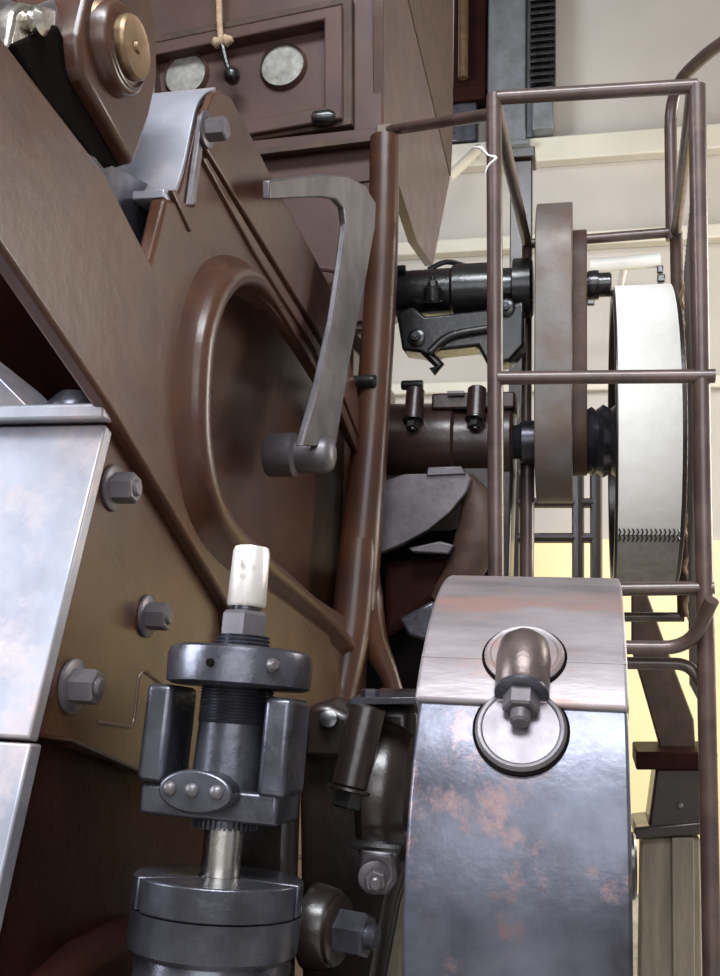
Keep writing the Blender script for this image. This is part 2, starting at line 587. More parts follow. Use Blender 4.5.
# bolted gusset at lower left; worn front plate, window light in its pale colour
XG = XP - 0.02
gus = [(116, 410), (236, 622), (262, 760), (262, 800), (140, 772), (74, 742), (30, 735)]
prism('gusset_plate', px_loop(gus, XG), (-0.05, 0, 0), BROWN, frame, bevel=0.004)
for a, b, s in ((113, 488, 0.034), (147, 616, 0.033), (72, 686, 0.036)):
    bolt(frame, PX(a, b, XG + 0.001), X, s, GREY, mw=GREY, stud=0.12, hh=0.78)
A0, A1, A2 = PX(106, 424, XG + 0.006), PX(29, 738, XG + 0.006), PX(1, 862, XG + 0.006)
inn = (A1 - A0).cross(X).normalized()
if inn.y < 0:
    inn = -inn
fp = [A0, A1, A1 + inn * 0.02, A0 + inn * 0.02]
prism('front_plate', fp, (-0.6, 0, 0), WORN, frame, bevel=0.003)
fp2 = [A1 + inn * 0.006 + (A1 - A0).normalized() * 0.004, A2 + (A2 - A1) * 1.2 + inn * 0.006, A2 + (A2 - A1) * 1.2 + inn * 0.03, A1 + inn * 0.03]
prism('lower_front_plate', fp2, (-0.6, 0, 0), WORN, frame, bevel=0.003)
# flange over the front plate
T0 = PX(118, 408, XG + 0.012)
prism('top_flange', [T0, T0 + Vector((0, -0.035, 0)), T0 + Vector((0, -0.040, -0.020)), T0 + Vector((0, 0.05, -0.020)), T0 + Vector((0, 0.05, 0))], (-0.7, 0, 0), WORN, frame, bevel=0.004)
# sloping cheek behind the dark opening, and its dark inside
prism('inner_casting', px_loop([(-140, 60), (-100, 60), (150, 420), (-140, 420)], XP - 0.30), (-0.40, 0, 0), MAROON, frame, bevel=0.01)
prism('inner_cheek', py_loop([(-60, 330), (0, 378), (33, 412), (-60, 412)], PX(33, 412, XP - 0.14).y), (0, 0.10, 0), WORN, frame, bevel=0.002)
q = PX(62, 400, XP - 0.09)
lathe('inner_collar', q + Vector((0, 0.03, -0.02)), (0, 0, 1), [(0, 0.036), (0.012, 0.037), (0.022, 0.032), (0.036, 0.018)], STEEL, frame, 24)
# lower cheek of the frame, recess shade in its dark colour, and foot
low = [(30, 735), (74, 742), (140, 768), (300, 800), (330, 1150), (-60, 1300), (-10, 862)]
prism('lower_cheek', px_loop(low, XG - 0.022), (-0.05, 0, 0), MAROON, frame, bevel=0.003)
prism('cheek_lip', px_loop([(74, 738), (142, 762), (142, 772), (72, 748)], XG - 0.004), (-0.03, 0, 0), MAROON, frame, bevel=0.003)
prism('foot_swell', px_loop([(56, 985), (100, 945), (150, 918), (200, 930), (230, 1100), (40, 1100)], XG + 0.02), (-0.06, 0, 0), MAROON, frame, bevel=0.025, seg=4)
tube('bracket_lip', fillet(px_loop([(160, 684), (139, 668), (133, 728), (96, 722)], XG - 0.001), 0.02), 0.003, BROWN, frame, 8)
prism('far_side_blocker_plate', [(-1.32, 1.0, 0.82), (-1.32, 3.2, 0.82), (-1.32, 3.2, 3.3), (-1.32, 1.6, 3.3), (-1.32, 0.95, 2.6)], (0.07, 0, 0), BROWN, frame, bevel=0.01)  # unseen far frame plate, added to keep window light out of the opening
box('base', (-1.33, 0.7, 0), (-0.60, 3.2, 0.82), MAROON, frame, bevel=0.02)
box('rear_frame', (-1.25, 2.55, 0.82), (-0.62, 3.2, 2.2), BROWN, frame, bevel=0.02)

# ================================================================== rocker arm at upper left, with a disc on its boss
XR = XP + 0.0
arm = thing('rocker_arm', 'brown rocker arm with a round boss and polished disc above the frame', 'rocker arm', PX(130, 160, XR))
arm_px = [(98, -60), (88, -6), (78, 36), (82, 74), (134, 166), (150, 120), (158, 80), (158, 30), (146, -40)]
prism('arm_body', px_loop(arm_px, XR - 0.03), (-0.10, 0, 0), BROWN, arm, bevel=0.008)
prism('gap_shade', px_loop([(14, 44), (58, 24), (80, 72), (134, 162), (104, 172), (40, 92)], XR - 0.05), (-0.10, 0, 0), VOID, arm, bevel=0.004)  # black sheet standing in for the shadow gap under the arm
bc = PX(112, 50, XR - 0.03)
rb = (PX(116, 0, XR) - PX(116, 96, XR)).length / 2
lathe('boss', bc, X, [(0, rb * 1.0), (0.014, rb * 0.98), (0.02, rb * 0.93), (0.022, rb * 0.86)], BROWN, arm, 40)
lathe('disc', bc + X * 0.02, X, [(0, rb * 0.66), (0.008, rb * 0.68), (0.012, rb * 0.68), (0.015, rb * 0.64), (0.0135, rb * 0.5), (0.0135, rb * 0.14), (0.018, rb * 0.12)], BRASS, arm, 40)
tube('boss_lip', [bc + X * 0.022 + Vector((0, rb * 0.8 * math.cos(t), rb * 0.8 * math.sin(t))) for t in [R(200 + 8 * i) for i in range(18)]], 0.003, BROWN, arm, 8)
fl = PX(58, 42, XR - 0.10)
lathe('flange', fl, X, [(0, 0.036), (0.01, 0.039), (0.045, 0.039), (0.056, 0.046), (0.07, 0.046), (0.08, 0.04)], BRASS, arm, 32)
# bright clamp
clamp = thing('chrome_clamp', 'shiny chrome clamp with small round knob at the top corner', 'clamp', PX(34, 50, XR - 0.06))
yc = PX(36, 26, XR - 0.06).y
prism('clamp_jaw', px_loop([(8, 48), (14, 10), (24, 2), (58, 8), (56, 44), (36, 38), (30, 50)], XR - 0.055), (-0.05, 0, 0), BRIGHT, clamp, bevel=0.006, seg=3)
lathe('knob', PX(30, 22, XR - 0.055), X, [(0, 0.010), (0.006, 0.015), (0.014, 0.016), (0.02, 0.010)], BRIGHT, clamp, 24)
tube('clamp_rod', [PX(-10, 4, XR - 0.09), PX(30, 20, XR - 0.08), PX(62, 6, XR - 0.08), PX(90, 12, XR - 0.09)], 0.012, GREY, clamp, 12)

# ================================================================== box with two round sight glasses
YF = 2.46
hop = thing('feed_box', 'tall brown box with two round sight glasses in a framed panel', 'feed box', PY(320, 330, YF))
body = py_loop([(60, -90), (384, -90), (382, 128), (386, 140), (388, 330), (120, 330), (60, 60)], YF + 0.02)
prism('box_front', body, (0, 0.05, 0), BROWN2, hop, bevel=0.004)
XS = PY(383, 60, YF).x
side = px_loop([(384, -90), (384, 138), (416, 240), (433, 266), (450, 178), (402, -15), (385, -90)], XS)
side = px_loop([(383, -80), (384, 136), (417, 242), (433, 266), (450, 178), (404, -15), (396, -80)], XS)
prism('box_side', side, (-0.03, 0, 0), BROWN, hop, bevel=0.002)
prism('box_edge', px_loop([(398, -80), (406, -15), (451, 176), (453, 130), (453, -80)], XS - 0.06), (-0.03, 0, 0), RUST, hop, bevel=0.003)
box('box_core', (XS - 0.62, YF + 0.08, PY(300, 325, YF).z), (XS - 0.08, YF + 0.55, PY(300, -100, YF).z), BROWN2, hop, bevel=0)
# sight panel frame: four moulded bars around a sunken plate
fo = py_loop([(136, 46), (342, 4), (342, 118), (148, 152)], YF - 0.03)
fi = py_loop([(152, 55), (324, 19), (324, 106), (158, 136)], YF - 0.03)
prism('sight_frame', fo, (0, 0.055, 0), BROWN2, hop, holes=[fi], bevel=0.005)
fo2 = py_loop([(128, 41), (352, -4), (352, 124), (142, 158)], YF - 0.012)
prism('frame_moulding', fo2, (0, 0.035, 0), RUST, hop, holes=[py_loop([(136, 46), (342, 4), (342, 118), (148, 152)], YF - 0.012)], bevel=0.003)
for a, b in ((186, 75), (283, 66)):
    c = PY(a, b, YF + 0.014)
    r = 0.062
    lathe('sight_ring', c + Vector((0, 0.008, 0)), (0, -1, 0), [(0, r * 1.14), (0.010, r * 1.10), (0.020, r * 1.02), (0.006, r * 0.98)], BROWN2, hop, 40)
    lathe('sight_glass', c + Vector((0, 0.007, 0)), (0, -1, 0), [(0, r), (0.007, r), (0.008, r * 0.7), (0.0085, r * 0.3)], GLASS, hop, 40)
prism('rod_clip', py_loop([(376, 124), (392, 122), (392, 138), (376, 140)], YF - 0.045), (0, 0.05, 0), GUARD, hop, bevel=0.004)
lp = py_loop([(236, 142), (385, 126), (386, 137), (240, 155)], YF - 0.02)
prism('box_ledge', lp, (0, 0.06, 0), BROWN2, hop, bevel=0.004)
prism('ledge_strip', py_loop([(230, 152), (386, 134), (386, 139), (232, 158)], YF - 0.026), (0, 0.02, 0), RUST, hop, bevel=0.002)
hp = PY(323, 118, YF - 0.03)
lathe('latch_knob', hp + Vector((-0.03, 0, 0)), X, [(0, 0.012), (0.006, 0.02), (0.05, 0.022), (0.066, 0.012)], BLACK, hop, 20)
prism('panel_seam', py_loop([(262, 192), (386, 176), (386, 178), (262, 195)], YF + 0.014), (0, 0.01, 0), BROWN, hop, bevel=0)
prism('lower_panel', py_loop([(250, 196), (380, 182), (382, 320), (260, 330)], YF + 0.008), (0, 0.02, 0), BROWN2, hop, bevel=0.004)
tube('shelf_rim', [PY(318, 268, YF - 0.03), PY(345, 272, YF - 0.03)], 0.008, BROWN2, hop, 8)

cord = thing('pull_cord', 'knotted tan pull cord with dark knob hanging before the sight glasses', 'cord', PY(228, 82, YF - 0.06))
tube('cord_strand', smoothpath([PY(218, -60, YF - 0.05), PY(219, 0, YF - 0.05), PY(220, 30, YF - 0.05), PY(222, 45, YF - 0.055)], 4), 0.009, ROPE, cord, 10)
kn = PY(222, 44, YF - 0.06)
lathe('knot', kn + Vector((-0.03, 0, 0.004)), (1, 0, 0.1), [(0, 0.006), (0.01, 0.016), (0.028, 0.012), (0.042, 0.018), (0.062, 0.007)], ROPE, cord, 14)
tube('short_chain', [kn, PY(226, 62, YF - 0.06), PY(230, 74, YF - 0.06)], 0.008, BLACK, cord, 8)
kb = PY(230, 74, YF - 0.055)
lathe('knob', kb + Vector((0, 0.03, 0)), (0.15, -1, -0.1), [(0, 0.012), (0.012, 0.022), (0.03, 0.024), (0.044, 0.017), (0.05, 0.008)], BLACK, cord, 20)

# ================================================================== hand lever
XV = -0.49
lev = thing('hand_lever', 'grey worn flat steel hand lever hooked over at its top', 'lever', PX(300, 458, -0.55))
hub0 = Vector((-0.60, PX(268, 455, -0.60).y, PX(268, 455, -0.60).z))
lathe('hub', hub0, X, [(0, 0.040), (0.004, 0.043), (0.055, 0.043), (0.06, 0.038), (0.062, 0.036), (0.118, 0.036), (0.128, 0.030), (0.134, 0.016)], GREY, lev, 32)
lx = XV
o_out = [(302, 446), (320, 380), (333, 320), (341, 265), (346, 225), (344, 208), (336, 199), (322, 197), (270, 199)]
o_in = [(270, 180), (322, 174), (348, 176), (366, 186), (376, 203), (375, 228), (364, 290), (350, 360), (336, 446)]
prism('flat_bar', px_loop(o_out + o_in, lx), (-0.014, 0, 0), GREY, lev, bevel=0.003)
q = PX(353, 382, -0.56)
sb = thing('stop_pin', 'short dark stop pin between the hand lever and the round column', 'pin', q)
lathe('pin_head', q - X * 0.03, X, [(0, 0.016), (0.05, 0.016), (0.055, 0.018), (0.085, 0.018), (0.09, 0.012)], BLACK, sb, 18)

# ================================================================== adjusting screw in front (slightly leaning)
top = PY(252, 548, 1.10)
bot = PY(209, 985, 1.035)
ax = (top - bot).normalized()
L_ = (top - bot).length
_, eu, ev = frame_of(ax)
wx = (X - ax * X.dot(ax)).normalized()        # across
wy = ax.cross(wx)                             # away from the camera
screw = thing('adjusting_screw', 'dark steel adjusting screw with pale cap, collar and two lug blocks', 'adjusting screw', bot)


def tz(py):
    return (985 - py) / (985 - 548) * L_


def ln(name, prof, m, n=40, parent=screw, phase=0.0, sm=True):
    return lathe(name, bot, ax, [(tz(p), r) for p, r in prof], m, parent, n, sm, phase=phase)


def off(py, dx, dy):
    return bot + ax * tz(py) + wx * dx + wy * dy


k = 1.115 / F
ln('cap', [(613, 18 * k), (610, 20 * k), (553, 19 * k), (548, 17.5 * k), (547, 10 * k)], CAPWHITE)
ln('cap_neck', [(626, 13 * k), (624, 15 * k), (620, 14 * k), (616, 15.5 * k), (612, 15 * k)], STEEL)
ln('lock_nut', [(650, 25 * k), (622, 25 * k), (618, 22 * k)], GREY, 6, phase=0.3, sm=False)
thr = []
for i, p in enumerate(range(662, 642, -2)):
    thr.append((p, (28 if i % 2 else 25.5) * k))
ln('nut_thread', thr, STEEL)
col_ = ln('collar', [(698, 66 * k), (695, 72 * k), (668, 73 * k), (661, 71 * k), (658, 66 * k), (657, 30 * k)], STEEL, 64)
lathe('pin_hole', off(678, -4 * k, -72.6 * k), -wy + wx * -0.05, [(0, 0.0045), (0.0022, 0.0045), (0.0025, 0.004)], VOID, col_, 14)
lathe('set_screw', off(676, 50 * k, -52 * k), -wy + wx * 0.95, [(0, 0.008), (0.004, 0.0078), (0.009, 0.004)], GREY, col_, 14)
bp_ = [(800, 37 * k)]
for i, p in enumerate([735 - 1.6 * j for j in range(24)]):
    bp_.append((p, (37 if i % 2 else 35.2) * k))
ln('threaded_body', bp_, STEEL, 48)
# two upright lug blocks
for p0, y0_, y1_ in ((-66 * k, 700, 797), (56 * k, 706, 802)):
    w_ = 14 * k
    prism('lug_block', [off(y1_, p0 - w_, -42 * k), off(y1_, p0 + w_, -42 * k), off(y1_, p0 + w_, 26 * k), off(y1_, p0 - w_, 26 * k)], ax * (tz(y0_) - tz(y1_)), STEEL, screw, bevel=0.0075, seg=4)
pl = [off(829, -76 * k, -36 * k), off(829, 62 * k, -36 * k), off(829, 62 * k, 40 * k), off(829, -76 * k, 40 * k)]
prism('yoke_plate', pl, ax * (tz(799) - tz(829)), STEEL, screw, bevel=0.004)
# oval boss with three screws
ob = off(801, -10 * k, -36 * k)
ov = [ob + wx * (36 * k * math.cos(t)) + ax * (19.5 * k * math.sin(t)) for t in [2 * math.pi * i / 40 for i in range(40)]]
ovb = prism('oval_boss', ov, -wy * 0.032, STEEL, screw, bevel=0.003)
for d in (-24, -2, 22):
    lathe('screw_head', ob + wx * (d * k) + ax * (1 * k) - wy * 0.0315, -wy, [(0, 0.0075), (0.003, 0.0075), (0.006, 0.005), (0.007, 0.002)], GREY, ovb, 14)
# toothed ring: teeth are parts
ring = ln('toothed_ring', [(836, 28 * k), (826, 28 * k)], STEEL, 40)
for i in range(36):
    t = 2 * math.pi * i / 36
    d = wx * math.cos(t) + wy * math.sin(t)
    e2 = ax.cross(d)
    c = off(838, 0, 0) + d * (28 * k)
    hw = 0.0017
    prism('tooth', [c + e2 * hw, c + e2 * hw + d * 0.004, c - e2 * hw + d * 0.004, c - e2 * hw], ax * (tz(826) - tz(838)), STEEL, ring, bevel=0)
ln('polished_shaft', [(890, 19 * k), (834, 19 * k)], BRIGHT)
ln('lower_ring', [(955, 76 * k), (950, 80 * k), (916, 81 * k), (915, 60 * k)], STEEL, 64)
# ring top in two segments with a slot between them
for a0, a1 in ((-0.72 * math.pi, -0.05 * math.pi), (-0.02 * math.pi, 1.24 * math.pi)):
    pts_o, pts_i = [], []
    for i in range(25):
        t = a0 + (a1 - a0) * i / 24
        d = wx * math.cos(t) + wy * math.sin(t)
        pts_o.append(off(915, 0, 0) + d * (81 * k))
        pts_i.append(off(915, 0, 0) + d * (20 * k))
    prism('ring_segment', pts_o + pts_i[::-1], ax * (tz(884) - tz(915)), STEEL, screw, bevel=0.002)
ln('lower_barrel', [(1100, 72 * k), (956, 72 * k), (952, 70 * k)], STEEL, 48)
box('bracket_foot', (bot.x - 0.14, bot.y - 0.06, 0.0), (bot.x + 0.12, bot.y + 0.22, bot.z - 0.06), MAROON, screw, bevel=0.02)
box('bracket_web', (bot.x - 0.045, bot.y + 0.13, bot.z - 0.2), (bot.x + 0.05, bot.y + 0.17, off(725, 0, 0).z), GREASE, screw, bevel=0.015)

# ================================================================== big split wheel in front at lower right
WX0, WX1 = -0.178, 0.044
WC = Vector((0, 1.37, 1.165))
WR = 0.365
wheel = thing('split_wheel', 'large worn grey steel wheel with bolted split rim and pinkish scuffs', 'wheel', (-0.07, WC.y, WC.z - WR))


def rim(name, a0, a1, r0, r1, x0, x1, m, n=40, bev=0.004):
    po = [Vector((x0, WC.y - r1 * math.cos(a0 + (a1 - a0) * i / n), WC.z + r1 * math.sin(a0 + (a1 - a0) * i / n))) for i in range(n + 1)]
    pi_ = [Vector((x0, WC.y - r0 * math.cos(a0 + (a1 - a0) * i / n), WC.z + r0 * math.sin(a0 + (a1 - a0) * i / n))) for i in range(n + 1)]
    return prism(name, po + pi_[::-1], (x1 - x0, 0, 0), m, wheel, bevel=bev)


AS = R(38)                                             # the joint, measured up from the point facing the camera
rim('rim', R(-172), AS + R(1), 0.30, WR, WX0, WX1, WHEEL, 56)
rim('rim_cap', AS, R(187), 0.30, WR + 0.007, WX0 - 0.004, WX1 + 0.001, WHEELCAP, 48)
rim('cap_band', AS + R(9), AS + R(9.6), 0.33, WR + 0.0078, WX0 - 0.003, WX1, WHEELCAP, 3, 0.0005)
lathe('hub', (WX0 + 0.02, WC.y, WC.z), X, [(0, 0.07), (0.005, 0.075), (0.18, 0.075), (0.185, 0.07)], GREASE, wheel, 32)
for i in range(6):
    t = R(20 + 60 * i)
    d = Vector((0, math.cos(t), math.sin(t)))
    e2 = Vector((0, -math.sin(t), math.cos(t)))
    c = Vector((WX0 + 0.08, WC.y, WC.z))
    prism('spoke', [c + d * 0.06 + e2 * 0.03, c + d * 0.31 + e2 * 0.022, c + d * 0.31 - e2 * 0.022, c + d * 0.06 - e2 * 0.03], (0.06, 0, 0), GREASE, wheel, bevel=0.01)
cyl('axle', (-0.36, WC.y, WC.z), (WX1 + 0.02, WC.y, WC.z), 0.042, GREASE, wheel)
# bolt pocket across the joint


def onrim(a, r):
    return Vector((0, WC.y - r * math.cos(a), WC.z + r * math.sin(a)))


xb = -0.066
for a, r_, nm in ((AS - R(4.2), 0.044, 'seat_ring'), (AS + R(10), 0.040, 'pocket_ring')):
    nrm = onrim(a, 1) - onrim(a, 0)
    c = onrim(a, WR) + Vector((xb, 0, 0))
    m_ = GREY if nm == 'seat_ring' else WHEELCAP
    lathe(nm, c - nrm * (0.03 if nm == 'seat_ring' else 0.0225), nrm, [(0, r_ + 0.004), (0.033, r_ + 0.004), (0.037, r_ + 0.001), (0.0364, r_ - 0.002), (0.0352, r_ - 0.004), (0.0352, 0.01)], m_, wheel, 44, smooth=18)
    if True:
        zr = 0.0 if nm == 'seat_ring' else 0.0075
        lathe('ring_groove', c - nrm * 0.03, nrm, [(0, r_ + 0.007), (0.0306 + zr, r_ + 0.007), (0.0308 + zr, r_ + 0.006)], VOID, wheel, 44)
am = AS + R(5.5)
nm_ = (onrim(am, 1) - onrim(am, 0))
tg = (onrim(am + 0.01, 1) - onrim(am - 0.01, 1)).normalized()
b0 = onrim(am, WR + 0.012) + Vector((xb, 0, 0)) - tg * 0.004
prism('joint_saddle', [onrim(am, WR - 0.03) + Vector((xb - 0.034, 0, 0)) - tg * 0.02, b0 + Vector((-0.026, 0, 0)) - tg * 0.016, b0 + Vector((0.026, 0, 0)) - tg * 0.016, onrim(am, WR - 0.03) + Vector((xb + 0.034, 0, 0)) - tg * 0.02], tg * 0.075, WHEELCAP, wheel, bevel=0.008, seg=3)
lathe('bolt_sleeve', b0 - tg * 0.022, tg, [(0, 0.026), (0.004, 0.029), (0.045, 0.030), (0.066, 0.027), (0.078, 0.016)], SLEEVE, wheel, 28)
bolt(wheel, b0 - tg * 0.022, -tg, 0.034, GREY, washer=True, stud=0.45, mw=STEEL, spin=0.5)

# ================================================================== bearing bracket between screw and wheel
brk = thing('bearing_bracket', 'dark oily cast bearing bracket with clamp bolts between screw and wheel', 'bearing', (-0.27, 1.37, 0))
YK = 1.26
bp_px = [(330, 712), (352, 700), (415, 702), (418, 790), (412, 860), (398, 905), (384, 980), (384, 1060), (300, 1060), (296, 720)]
prism('bracket_body', py_loop(bp_px, YK + 0.05), (0, 0.22, 0), GREASE, brk, bevel=0.02, seg=4)
q0 = PY(366, 792, YK + 0.07)
wd = PY(414, 792, YK + 0.07).x - q0.x
lathe('bearing_cheek', q0, X, [(0, 0.05), (0.004, 0.085), (0.016, 0.098), (wd * 0.55, 0.100), (wd * 0.75, 0.096), (wd, 0.082)], GREASE, brk, 40)
prism('clip_plate', py_loop([(350, 698), (416, 697), (416, 704), (350, 705)], YK - 0.02), (0, 0.08, 0), STEEL, brk, bevel=0.001)
s0, s1 = PY(350, 788, YK - 0.02), PY(368, 706, YK + 0.0)
cyl('clamp_sleeve', s0, s1, 0.024, GREASE, brk, 28, 0.003)
bolt(brk, s0, s0 - s1, 0.034, BLACK, washer=True, stud=0.0, mw=GREASE, hh=0.6)
bolt(brk, PY(370, 700, YK), (0, 0, 1), 0.022, STEEL, washer=False, stud=0.0)
q = PY(375, 875, YK - 0.035)
prism('small_clamp', [q + Vector((a, 0, b)) for a, b in ((-0.02, 0.03), (0.024, 0.028), (0.028, -0.005), (0.016, -0.024), (-0.012, -0.024), (-0.022, -0.006))], (0, 0.03, 0), GREY, brk, bevel=0.006)
bolt(brk, q + Vector((0, -0.001, -0.002)), (0.25, -1, -0.1), 0.024, GREY, washer=True, stud=0.3, mw=GREY)
tube('wire_tie', [q + Vector((-0.028, -0.006, 0.036)), q + Vector((0.0, -0.016, 0.038)), q + Vector((0.032, -0.006, 0.036))], 0.006, BLACK, brk, 8)
q = PY(336, 930, YK - 0.06)
bolt(brk, q, (1.0, -0.22, 0), 0.046, STEEL, washer=True, stud=0.25, mw=GREASE, spin=0.1, hh=0.8)
lathe('bolt_boss', q - Vector((1.0, -0.22, 0)).normalized() * 0.03, (1.0, -0.22, 0), [(0, 0.050), (0.025, 0.046), (0.03, 0.042)], GREASE, brk, 32)
prism('saddle_casting', py_loop([(306, 706), (326, 702), (352, 716), (352, 760), (300, 760)], YK + 0.02), (0, 0.1, 0), GREASE, brk, bevel=0.01)
lathe('oil_hole', PY(329, 720, YK + 0.018), (0.1, -1, 0.4), [(0, 0.012), (0.004, 0.013), (0.008, 0.012), (0.009, 0.009)], BLACK, brk, 16)

# ================================================================== lower bearing housing on the drive shaft
YS = 2.72
zl = PY(450, 443, YS).z
zu = PY(450, 292, YS).z


def xa(px, py=430, y=YS):
    return PY(px, py, y).x


lb = thing('lower_bearing', 'brown cylindrical bearing housing with two cap bolts on the lower shaft', 'bearing', (xa(450), YS, zl - 0.12))
lathe('housing', (xa(376), YS, zl), X, [(0, 0.112), (0.005, 0.115), (xa(455) - xa(376), 0.112), (xa(458) - xa(376), 0.100), (xa(500) - xa(376), 0.100), (xa(503) - xa(376), 0.108), (xa(512) - xa(376), 0.108), (xa(515) - xa(376), 0.1)], SHEEN, lb, 40)
box('cap_block', (xa(436), YS - 0.09, zl + 0.08), (xa(517), YS + 0.09, zl + 0.125), SHEEN, lb, bevel=0.006)
for a in (420, 480):
    q = Vector((xa(a), YS - 0.115, zl + 0.045))
    cyl('bolt_sleeve', q, q + Vector((0, 0.03, 0.09)), 0.026, SHEEN, lb, 20)
    bolt(lb, q, (0, -0.3, -0.9), 0.034, BLACK, washer=True, stud=0.2)
tube('grease_nipple', [Vector((xa(452), YS - 0.1, zl + 0.12)), Vector((xa(468), YS - 0.1, zl + 0.12))], 0.008, GREY, lb, 8)
prism('bearing_foot', [(xa(376), YS - 0.06, zl - 0.05), (xa(515), YS - 0.06, zl - 0.05), (xa(505), YS - 0.02, 0.9), (xa(400), YS - 0.02, 0.9)], (0, 0.16, 0), GREASE, lb, bevel=0.01)

web = thing('crank_arm', 'dark curved crank arm with grey machined wedge face below the bearing', 'crank arm', PY(430, 640, 2.45))
YW = 2.46
wf = [(380, 482), (404, 474), (466, 472), (471, 478), (466, 492), (450, 512), (428, 530), (404, 543), (380, 553)]
prism('wedge_face', py_loop(wf, YW), (0, 0.05, 0), GREY, web, bevel=0.003)
prism('wedge_cap', py_loop([(428, 467), (461, 466), (466, 474), (426, 476)], YW - 0.01), (0, 0.08, 0), GREY, web, bevel=0.003)
prism('wedge_lip', py_loop([(408, 548), (440, 541), (454, 545), (448, 554), (412, 552)], YW - 0.01), (0, 0.06, 0), GREY, web, bevel=0.004)
cp = smoothpath([PY(466, 478, 2.54), PY(478, 505, 2.52), PY(477, 540, 2.52), PY(462, 572, 2.52), PY(440, 600, 2.54)], 6)
tube('arm_casting', cp, lerp([0.02, 0.045, 0.058, 0.05, 0.03], len(cp)), RUST, web, 20)
prism('dark_backing', py_loop([(378, 540), (410, 532), (450, 530), (486, 520), (490, 600), (470, 760), (330, 760), (336, 600)], 2.60), (0, 0.06, 0), VOID, web, bevel=0.01)  # black sheet added so the gap behind arm and fork stays dark
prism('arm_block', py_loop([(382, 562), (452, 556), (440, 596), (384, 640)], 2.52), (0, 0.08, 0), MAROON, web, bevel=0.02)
prism('key_block', py_loop([(398, 618), (434, 600), (438, 636), (428, 642), (408, 636)], 2.38), (0, 0.05, 0), STEEL, web, bevel=0.008)

# ================================================================== upper black bearing
ub = thing('upper_bearing', 'glossy black oily bearing housing with bolted flange on the upper shaft', 'bearing', (xa(450), YS, zu - 0.1))
x0 = xa(392)
lathe('housing', (x0, YS, zu), X, [(0, 0.055), (0.01, 0.066), (xa(452, 290) - x0, 0.068), (xa(455, 290) - x0, 0.078), (xa(498, 290) - x0, 0.078), (xa(500, 290) - x0, 0.06), (xa(512, 290) - x0, 0.06), (xa(514, 290) - x0, 0.085), (xa(531, 290) - x0, 0.085), (xa(533, 290) - x0, 0.075)], BLACK, ub, 36)
fl = [(396, 312), (412, 306), (425, 316), (500, 308), (524, 300), (524, 345), (510, 360), (488, 366), (478, 346), (440, 350), (428, 356), (420, 352), (402, 350)]
prism('flange', py_loop(fl, YS - 0.10), (0, 0.10, 0), BLACK, ub, bevel=0.008, seg=3)
for a, b, s in ((417, 338, 0.024), (506, 308, 0.022)):
    c = PY(a, b, YS - 0.10)
    lathe('flange_boss', c, (0, -1, 0), [(0, 0.026), (0.006, 0.026), (0.01, 0.02)], BLACK, ub, 20)
    bolt(ub, c + Vector((0, -0.01, 0)), (0, -1, 0), s, STEEL, washer=False, stud=0.2)
tube('rib', smoothpath([PY(430, 352, YS - 0.11), PY(450, 336, YS - 0.11), PY(490, 328, YS - 0.11)], 5), 0.012, BLACK, ub, 10)
q = PY(433, 302, YS - 0.09)
cyl('oil_cup', q, q + Vector((0, -0.01, 0.04)), 0.026, BLACK, ub, 18)
bolt(ub, q + Vector((0, -0.01, 0.04)), (0, -0.2, 1), 0.024, BLACK, washer=True, stud=0.5)
tube('lug_foot', [PY(424, 350, YS - 0.08), PY(440, 366, YS - 0.08), PY(432, 372, YS - 0.08)], 0.014, BLACK, ub, 10)
tube('top_pipe', smoothpath([PY(428, 270, YS), PY(446, 262, YS), PY(466, 266, YS)], 4), 0.008, BLACK, ub, 8)
cyl('mount_pad', (x0 - 0.05, YS, zu), (x0 + 0.004, YS, zu), 0.085, BROWN, ub)
for a, b in ((419, 385), (402, 270)):
    q = PY(a, b, YS - 0.05)
    cyl('mount_stud', q - X * 0.05, q + X * 0.012, 0.014, BLACK, ub, 14)

# ================================================================== chain guard, shafts, pulley and belt
gx0, gx1 = xa(534, 300, 2.5), xa(572, 300, 2.5)
gr = 0.20


def stad(x, r, n=18):
    o = []
    for i in range(n + 1):
        t = math.pi * i / n
        o.append((x, YS - r * math.cos(t), zu + r * math.sin(t) + 0.03))
    for i in range(n + 1):
        t = math.pi + math.pi * i / n
        o.append((x, YS - r * math.cos(t), zl + r * math.sin(t) + 0.03))
    return o


gd = thing('drive_guard', 'tall grey brown rounded metal guard over the drive between two shafts', 'guard', ((gx0 + gx1) / 2, YS, zl - gr))
prism('guard_casing', stad(gx0, gr), (gx1 - gx0, 0, 0), GUARD, gd, bevel=0.003, seg=2)
prism('guard_band', stad(gx1 - 0.002, gr * 0.62), (0.04, 0, 0), RUST, gd, bevel=0.004)
cyl('guard_stay', (gx0 - 0.03, YS + 0.05, 0), (gx0 - 0.03, YS + 0.05, zl), 0.02, TUBE, gd, 14)
us = thing('upper_shaft', 'dark round shaft end sticking out beyond the drive guard', 'shaft', (gx1 + 0.05, YS, zu - 0.03))
lathe('shaft_end', (gx1, YS, zu), X, [(0, 0.034), (0.10, 0.034), (0.104, 0.03)], BLACK, us, 24)
lathe('shaft_collar', (gx1 + 0.04, YS, zu), X, [(0, 0.04), (0.02, 0.042), (0.03, 0.04)], BLACK, us, 24)
ls = thing('lower_shaft', 'dark steel drive shaft with stepped collars between guard and pulley', 'shaft', (gx1 + 0.02, YS, zl - 0.06))
sx = xa(512)
px0, px1 = xa(618, 440, 2.35) , xa(684, 440, 2.35)
